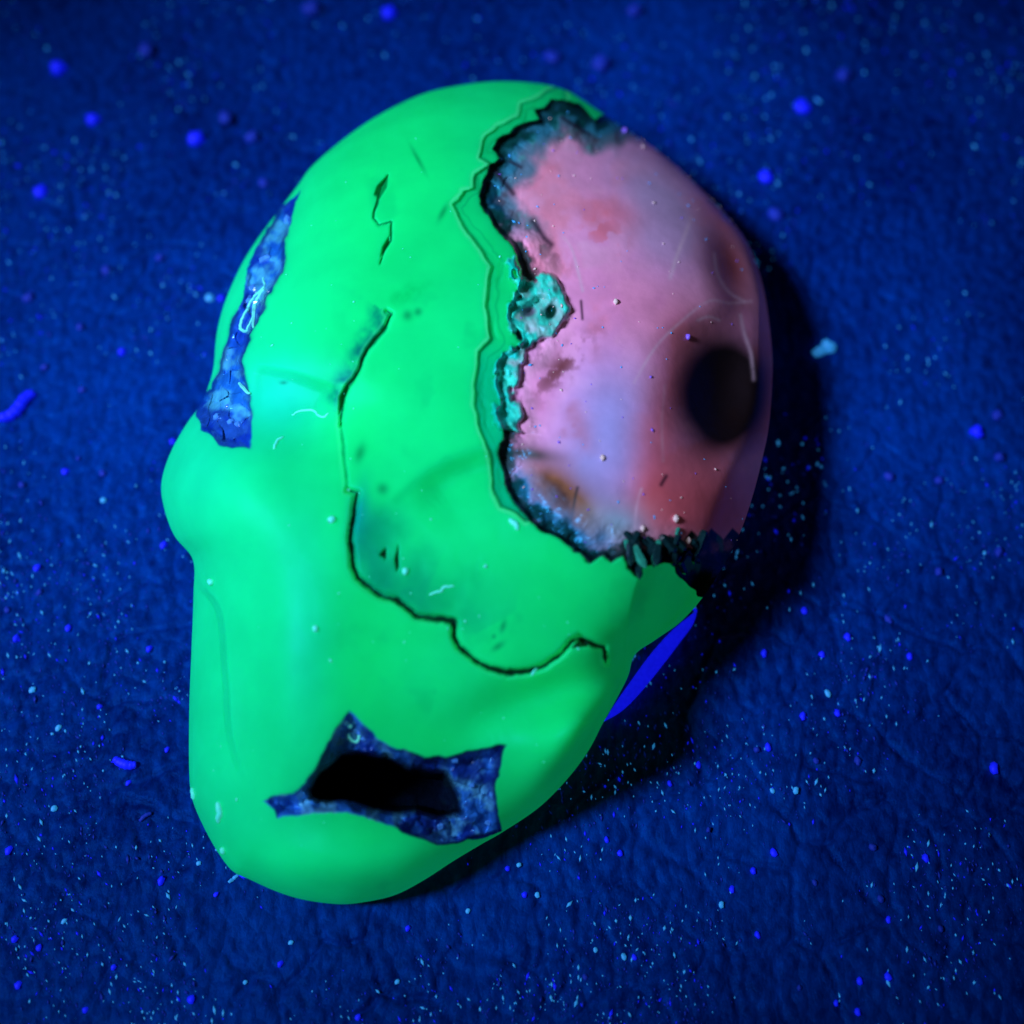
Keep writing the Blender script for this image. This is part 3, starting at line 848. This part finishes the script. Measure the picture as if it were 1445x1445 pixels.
# needle crystals along the dark hem of the pink patch
def needle(px, py, ang, length, wid, mat):
    p, n, s = on_stone(px, py)
    q, _, _ = on_stone(px + math.cos(ang) * length, py + math.sin(ang) * length)
    a = p + n * wid * s * 0.3; b = q + n * wid * s * 0.9
    o = tube("needle_crystal", [a, a + (b - a) * .12, a + (b - a) * .8, b],
             [wid * s * .3, wid * s * .5, wid * s * .42, wid * s * .06], mat, 6, skull, ORG)
    return o
for i in range(20):
    x = 882 + i * 5.6 + random.uniform(-6, 6)
    y = 752 + random.uniform(-6, 26)
    lit = random.random() < .16
    needle(x, y, math.pi / 2 + random.uniform(-.9, .9), random.uniform(16, 44), random.uniform(6, 15), M_needle_lit if lit else M_needle)
needle(900, 780, math.pi / 2 + .05, 34, 11, M_needle)
needle(888, 765, math.pi / 2 + .1, 34, 11, M_needle)
for x, y, a, l, wd in ((956, 745, 2.1, 12, 6), (952, 765, 2.0, 24, 8), (955, 768, 1.0, 20, 6)):
    needle(x, y, a, l, wd, M_needle_lit)

# ------------------------------------------------------------------ slip of blue paper under the right side
pts_out = [(984, 861), (978, 880), (960, 905), (935, 938), (905, 975), (878, 1002), (853, 1017)]
pts_in = [(984, 861), (962, 878), (941, 897), (915, 927), (891, 960), (870, 990), (853, 1017)]
po = catmull(pts_out, 5, False); pi_ = catmull(pts_in, 5, False)
a, _, _ = at_height(po[:, 0], po[:, 1], np.full(len(po), 0.9 * MM))
b, _, _ = at_height(pi_[:, 0], pi_[:, 1], np.full(len(pi_), 1.1 * MM))
b[0] = a[0] + np.array([-.4, .2, .1]) * MM; b[-1] = a[-1] + np.array([-.4, .2, .1]) * MM
m_ = (a + b) / 2 + np.array([0, 0, .12 * MM])
co = np.vstack([a, m_, b, a - [0, 0, .15 * MM], b - [0, 0, .15 * MM]])
n = len(a); fs = []
for i in range(n - 1):
    fs += [(i, i + 1, n + i + 1, n + i), (n + i, n + i + 1, 2 * n + i + 1, 2 * n + i), (3 * n + i, 4 * n + i, 4 * n + i + 1, 3 * n + i + 1),
           (3 * n + i, 3 * n + i + 1, i + 1, i), (2 * n + i, 2 * n + i + 1, 4 * n + i + 1, 4 * n + i)]
slip = link("paper_slip", make_mesh("paper_slip", co, fs), M_paper)
tag(slip, "bright blue crescent slip of paper poking out from under the skull's right side", "paper slip")

# ------------------------------------------------------------------ dust and lint
def blob_mesh(name, seed, lat=5, lon=8):
    r = random.Random(seed)
    co = [(0, 0, 1)]; fs = []
    for i in range(1, lat):
        t = math.pi * i / lat
        for k in range(lon):
            p = 2 * math.pi * k / lon
            q = 1 + r.uniform(-.30, .25)
            co.append((q * math.sin(t) * math.cos(p), q * math.sin(t) * math.sin(p), q * math.cos(t)))
    co.append((0, 0, -1))
    for k in range(lon):
        fs.append((0, 1 + k, 1 + (k + 1) % lon))
        fs.append((len(co) - 1, 1 + (lat - 2) * lon + (k + 1) % lon, 1 + (lat - 2) * lon + k))
    for i in range(lat - 2):
        for k in range(lon):
            k2 = (k + 1) % lon
            fs.append((1 + i * lon + k, 1 + (i + 1) * lon + k, 1 + (i + 1) * lon + k2, 1 + i * lon + k2))
    me = bpy.data.meshes.new(name)
    me.from_pydata(co, [], fs)
    for p in me.polygons: p.use_smooth = True
    return me

speck_meshes = {}
for key, mt in (("b", M_speck_blue), ("c", M_speck_cyan), ("d", M_speck_dim)):
    speck_meshes[key] = []
    for s in range(3):
        me = blob_mesh("dust_speck", hash(key) % 50 + s); me.materials.append(mt)
        speck_meshes[key].append(me)

def lz(x, y):
    return float(leather_height(np.array([x / MM]), np.array([y / MM]))[0] - 0.12) * MM

# (x, y, diameter in picture units, kind): measured specks on the leather
SP = [(548, 19, 24, 'b'), (895, 17, 24, 'd'), (82, 97, 25, 'b'), (207, 72, 24, 'd'), (131, 169, 23, 'b'), (276, 197, 26, 'b'),
      (319, 168, 22, 'd'), (356, 195, 22, 'd'), (57, 272, 23, 'b'), (440, 14, 28, 'd'), (780, 80, 24, 'd'), (848, 92, 30, 'd'),
      (1131, 151, 27, 'b'), (1080, 249, 24, 'b'), (1095, 302, 24, 'd'), (1168, 490, 26, 'c'), (1190, 108, 24, 'd'),
      (1378, 610, 22, 'b'), (1326, 676, 16, 'd'), (1255, 672, 16, 'd'), (1410, 645, 18, 'd'), (1408, 585, 18, 'd'),
      (1403, 1083, 18, 'b'), (1168, 978, 12, 'c'), (1133, 1010, 12, 'b'), (1182, 1005, 12, 'b'), (1084, 1053, 12, 'b'),
      (1068, 1057, 11, 'd'), (986, 1077, 11, 'b'), (1090, 1115, 9, 'c'), (1123, 1115, 11, 'c'), (1152, 1073, 10, 'd'),
      (1211, 1073, 13, 'd'), (1307, 1210, 12, 'b'), (1232, 1195, 12, 'd'), (1063, 1228, 11, 'b'), (1033, 1254, 11, 'b'),
      (1018, 1276, 10, 'c'), (1092, 1202, 13, 'b'), (1069, 1319, 10, 'b'), (1213, 1384, 11, 'b'), (1253, 1378, 12, 'b'),
      (1180, 1415, 9, 'b'), (1210, 1428, 11, 'b'), (1128, 1394, 8, 'd'), (1255, 1296, 10, 'b'), (1328, 1310, 9, 'd'),
      (1243, 1268, 11, 'd'), (1135, 861, 12, 'b'), (1196, 899, 13, 'b'), (1078, 922, 12, 'b'), (1160, 923, 11, 'b'),
      (1284, 925, 12, 'b'), (1410, 778, 15, 'd'), (1325, 806, 15, 'd'), (1255, 872, 14, 'd'), (230, 768, 12, 'b'),
      (91, 664, 13, 'b'), (52, 800, 12, 'b'), (45, 973, 11, 'c'), (82, 1027, 10, 'c'), (95, 885, 11, 'b'), (180, 1103, 9, 'b'),
      (12, 1200, 13, 'b'), (227, 1243, 13, 'b'), (20, 1325, 11, 'b'), (55, 1337, 10, 'b'), (25, 1390, 12, 'b'), (270, 1410, 13, 'b'),
      (120, 1425, 10, 'b'), (171, 495, 13, 'b'), (63, 518, 12, 'd'), (115, 548, 13, 'd'), (113, 461, 12, 'd'), (243, 622, 11, 'b'),
      (144, 666, 11, 'd'), (145, 705, 10, 'c'), (30, 683, 10, 'd'), (110, 645, 9, 'd'), (235, 1057, 9, 'b'), (55, 835, 11, 'd'),
      (75, 1140, 10, 'c'), (210, 915, 11, 'b'), (22, 900, 11, 'b'), (140, 997, 9, 'b'), (10, 860, 10, 'd'), (225, 363, 16, 'd'),
      (150, 380, 16, 'd'), (372, 258, 16, 'd'), (40, 420, 18, 'd'), (295, 420, 14, 'c'), (312, 421, 12, 'b'), (660, 1285, 8, 'c'),
      (740, 1262, 10, 'b'), (716, 1225, 9, 'b'), (758, 1262, 9, 'c'), (880, 1350, 10, 'c'), (895, 1350, 9, 'b'), (732, 1220, 8, 'c'),
      (856, 1184, 9, 'b'), (875, 1203, 10, 'b'), (945, 1105, 9, 'b'), (1000, 1170, 9, 'd'), (826, 1378, 9, 'd'), (575, 1310, 9, 'b'),
      (505, 1435, 10, 'b'), (560, 1385, 8, 'c'), (840, 1340, 8, 'c'), (1150, 1245, 9, 'd'), (395, 1360, 10, 'b'), (345, 1385, 7, 'c'),
      (410, 1330, 8, 'c'), (280, 1218, 8, 'c'), (305, 1262, 8, 'b'), (90, 1300, 8, 'c'), (160, 1365, 9, 'b')]
SPO = []
GRP = "blue dust specks on the leather"
for i, (x, y, dm, k) in enumerate(SP):
    p, d, t = at_height([x], [y], [0.0])
    p = p[0]; s = t[0] / FPX
    o = bpy.data.objects.new("dust_speck", random.choice(speck_meshes[k]))
    sc.collection.objects.link(o)
    r = dm * 0.5 * s * 0.86
    st = 1.0 if y < 700 else random.uniform(1.0, 1.5)
    o.scale = (r / st ** .5, r * st ** .5, r * random.uniform(.6, .9))
    o.rotation_euler = (0, 0, math.radians(-28) + random.uniform(-.3, .3) if x < 700 else random.uniform(-.3, .3))
    o.location = (p[0], p[1], lz(p[0], p[1]) + r * 0.45)
    SPO.append((o, x, y, k))
def zone(x, y):
    if y < 130: return "along the picture's top edge"
    if x < 480 and y < 450: return "upper left of the skull"
    if x > 700 and y < 520: return "upper right of the skull"
    if x < 280 and y < 800: return "left of the cheek bump"
    if x < 280 and y < 1150: return "left of the jaw"
    if x < 480: return "lower left of the chin"
    if x < 800: return "just below the chin"
    if y < 850: return "right of the shadow"
    if y < 1130: return "right of the paper slip"
    return "in the lower right corner"
ORD = "first second third fourth fifth sixth seventh eighth ninth tenth eleventh twelfth thirteenth fourteenth fifteenth sixteenth seventeenth eighteenth".split()
KW = {'b': "bright blue dust speck", 'c': "pale cyan dust speck", 'd': "faint dim blue dust speck"}
buckets = {}
for r_ in sorted(SPO, key=lambda r: r[1]): buckets.setdefault((r_[3], zone(r_[1], r_[2])), []).append(r_[0])
for (k, z), lst in buckets.items():
    for i, o in enumerate(lst):
        pos = "" if len(lst) == 1 else ", %s from the left" % ORD[i]
        tag(o, KW[k] + " " + z + pos, "dust speck", GRP)

# lint fibres
def lint(name, pix, wid, mat, label, h=0.25):
    c = catmull(pix, 5, False)
    q, d, t = at_height(c[:, 0], c[:, 1], np.full(len(c), h * MM))
    n = len(c); rs = []
    for i in range(n):
        u = i / (n - 1)
        rs.append(wid * .5 * t[i] / FPX * (0.5 + .5 * math.sin(math.pi * min(max(u, .04), .96)) ** .4) * (1 + .12 * math.sin(i * 2.3)))
        q[i, 2] = lz(q[i, 0], q[i, 1]) + rs[-1] * .8
    o = tube(name, q, rs, mat, 8)
    tag(o, label, "lint")
    return o
lint("lint_fibre", [(-6, 588), (10, 586), (24, 575), (34, 560), (46, 552)], 15, M_speck_blue, "thick bent blue lint fibre at the left edge of the leather")
lint("lint_fibre", [(161, 1070), (170, 1076), (180, 1079), (190, 1078)], 13, M_speck_blue, "short fat blue lint fibre left of the skull's chin")
lint("lint_fibre", [(322, 1244), (328, 1238), (334, 1233)], 5, M_speck_cyan, "short pale lint fibre touching the skull's lower left edge")
lint("lint_fibre", [(1150, 497), (1160, 493), (1172, 486)], 14, M_speck_cyan, "pale blue lint tuft on the leather right of the skull")
lint("lint_fibre", [(196, 1157), (204, 1150), (212, 1146)], 6, M_speck_dim, "faint blue lint fibre on the leather left of the crystal pocket")

# countless finer dust and leather glints as one object, glints modelled as bright flakes
def dust_field(name, n, mats, picker, label, flat=.6):
    co = []; fs = []; mi = []
    t6 = [(1, 0, 0), (-1, 0, 0), (0, 1, 0), (0, -1, 0), (0, 0, 1), (0, 0, -1)]
    f8 = [(0, 2, 4), (2, 1, 4), (1, 3, 4), (3, 0, 4), (2, 0, 5), (1, 2, 5), (3, 1, 5), (0, 3, 5)]
    while len(co) < n * 6:
        r = picker()
        if r is None: continue
        p, nrm, sx, sy, ang, m = r
        u = np.cross(nrm, [0, 1, 0.01]); u /= np.linalg.norm(u); v = np.cross(nrm, u)
        a = u * math.cos(ang) + v * math.sin(ang); b = np.cross(nrm, a)
        b0 = len(co)
        for q in t6:
            co.append(p + a * q[0] * sx + b * q[1] * sy + nrm * q[2] * min(sx, sy) * flat)
        fs += [(b0 + i, b0 + j, b0 + k) for i, j, k in f8]; mi += [m] * 8
    me = make_mesh(name, np.array(co), np.array(fs), True)
    for m in mats: me.materials.append(m)
    me.polygons.foreach_set("material_index", np.array(mi, np.int32))
    o = link(name, me, None)
    tag(o, label, kind="stuff")
    return o

rs = np.random.RandomState(19)
GD = 14000
gx_ = rs.uniform(-150, 1600, 90000); gy_ = 1560 - 1650 * rs.rand(90000) ** 1.35
keep_ = fbm(gx_, gy_, 120, 301, 3) + .14 > rs.rand(90000) * .5
gx_ = gx_[keep_][:GD]; gy_ = gy_[keep_][:GD]; GD = len(gx_)
gp_, gd_, gt_ = at_height(gx_, gy_, np.zeros(GD))
gs_ = rs.choice([1.0, 1.45, 2.0, 2.8], GD, p=[.46, .34, .16, .04]) * rs.uniform(.7, 1.2, GD) * gt_ / FPX
gp_[:, 2] = (leather_height(gp_[:, 0] / MM, gp_[:, 1] / MM) - .12) * MM + gs_ * .4
gm_ = rs.choice([0, 1, 2], GD, p=[.14, .26, .60])
ga_ = np.where(gx_ < 650, .45, .1) + rs.normal(0, .35, GD)
gy2_ = gs_ * rs.uniform(1.0, 2.6, GD)
gi_ = iter(range(GD))
def pick_ground():
    i = next(gi_)
    return gp_[i], np.array([0, 0, 1.0]), gs_[i] * .75, gy2_[i], ga_[i], gm_[i]
dust_field("fine_dust_and_glints", GD, [M_speck_blue, M_speck_cyan, M_speck_dim], pick_ground, "fine blue and pale dust and modelled glints scattered over the leather")

# sparkles and lint on the stone
def pick_pink():
    x = rs.uniform(690, 1060); y = rs.uniform(150, 800)
    i = near(x, y)
    if F['dP'][i] > -14 or F['s1'][i] > .3: return None
    edge_ = math.exp(F['dP'][i] / 45)
    if rs.rand() > .25 + edge_: return None
    s = T0[i] / FPX
    sz = rs.choice([1.1, 1.7, 2.6], p=[.6, .3, .1]) * s
    return P3[i] + VN[i] * sz * .4, VN[i], sz * .8, sz * rs.uniform(.9, 1.6), rs.uniform(0, 3), rs.choice([0, 1, 2], p=[.45, .25, .30])
M_violet = plain("violet_glint", (0.22, 0.12, 0.85), 0.4, 0.15)
dust_field("sparkling_grains", 190, [M_white, M_speck_cyan, M_violet], pick_pink, "white and violet sparkling grains on the pink patch")
def pick_green():
    x = rs.uniform(250, 880); y = rs.uniform(150, 1230)
    i = near(x, y)
    if F['dP'][i] < 10 or F['dC'][i] < 6 or F['dV'][i] < 6 or RHOP[i] > .97: return None
    s = T0[i] / FPX
    sz = rs.choice([.9, 1.4, 2.2], p=[.6, .3, .1]) * s
    return P3[i] + VN[i] * sz * .3, VN[i], sz * .8, sz * rs.uniform(.9, 1.8), rs.uniform(0, 3), 0
dust_field("clinging_dust", 70, [M_cyanfleck], pick_green, "pale cyan dust clinging to the green stone")

# larger specks and lint on the stone, measured one by one
LT = [([(465, 737), (472, 732)], 9, "cyan lint fleck left of the crack in the green stone"),
      ([(606, 838), (622, 835), (628, 829), (640, 827)], 3.6, "thin bent cyan lint thread below the middle of the green stone"),
      ([(720, 733), (727, 739), (732, 747)], 8, "small cyan lint sliver beside the lower edge of the pink patch"),
      ([(572, 803), (572, 810)], 8, "blue lint fleck beside two black pits in the green stone"),
      ([(309, 1132), (311, 1145), (309, 1160)], 9, "upright pale lint flake on the skull's lower left"),
      ([(314, 1196), (317, 1203)], 8, "tiny pale lint crumb low on the chin's left edge"),
      ([(412, 586), (425, 580), (442, 580), (455, 589), (464, 583)], 3.2, "wavy cyan lint thread in the shallow green hollow"),
      ([(387, 634), (391, 623), (400, 617)], 3.6, "short curved cyan lint thread below the shallow green hollow"),
      ([(298, 818), (300, 824)], 9, "pale lint speck in the notch below the left cheek"),
      ([(444, 884), (447, 890)], 8, "cyan lint speck on the pale vertical band of the green stone"),
      ([(272, 1112), (276, 1128)], 7, "pale lint flake on the far lower left rim of the skull"),
      ([(750, 953), (758, 944)], 4.5, "small pale lint fibre across the lower black crack"),
      ([(684, 798), (686, 801)], 6, "round cyan dust crumb on the green stone below the middle"),
      ([(490, 689), (492, 692)], 6, "cyan dust crumb at the upper tip of the lower black crack")]
for pix, wd, lb in LT:
    o = stone_curve("lint_fleck", pix, wd, M_cyanfleck, 0.0, None, 4, 8)
    o.data.transform(Matrix.Translation(Vector(ORG)))
    tag(o, lb, "lint")
WT = [((869, 427), 8, "bright white dust grain in the middle of the pink patch"), ((850, 647), 8, "white dust grain low on the lavender band"),
      ((969, 476), 8, "violet dust grain near the black eye socket"), ((906, 745), 8, "white grain just above the dark needle crystals"),
      ((953, 732), 10, "largest white grain at the lower edge of the pink patch"), ((971, 762), 8, "blue-white grain among the dark needle crystals"),
      ((881, 185), 8, "violet grain at the upper edge of the pink patch")]
wme = blob_mesh("dust_grain", 5); wme.materials.append(M_white)
vme = blob_mesh("dust_grain", 6); vme.materials.append(M_violet)
for (x, y), dm, lb in WT:
    p, nrm, s = on_stone(x, y)
    o = bpy.data.objects.new("dust_grain", vme if "violet" in lb else wme)
    sc.collection.objects.link(o)
    r = dm * .5 * s
    o.scale = (r * .8, r * 1.1, r * .8); o.location = p + nrm * r * .4
    tag(o, lb, "dust grain")
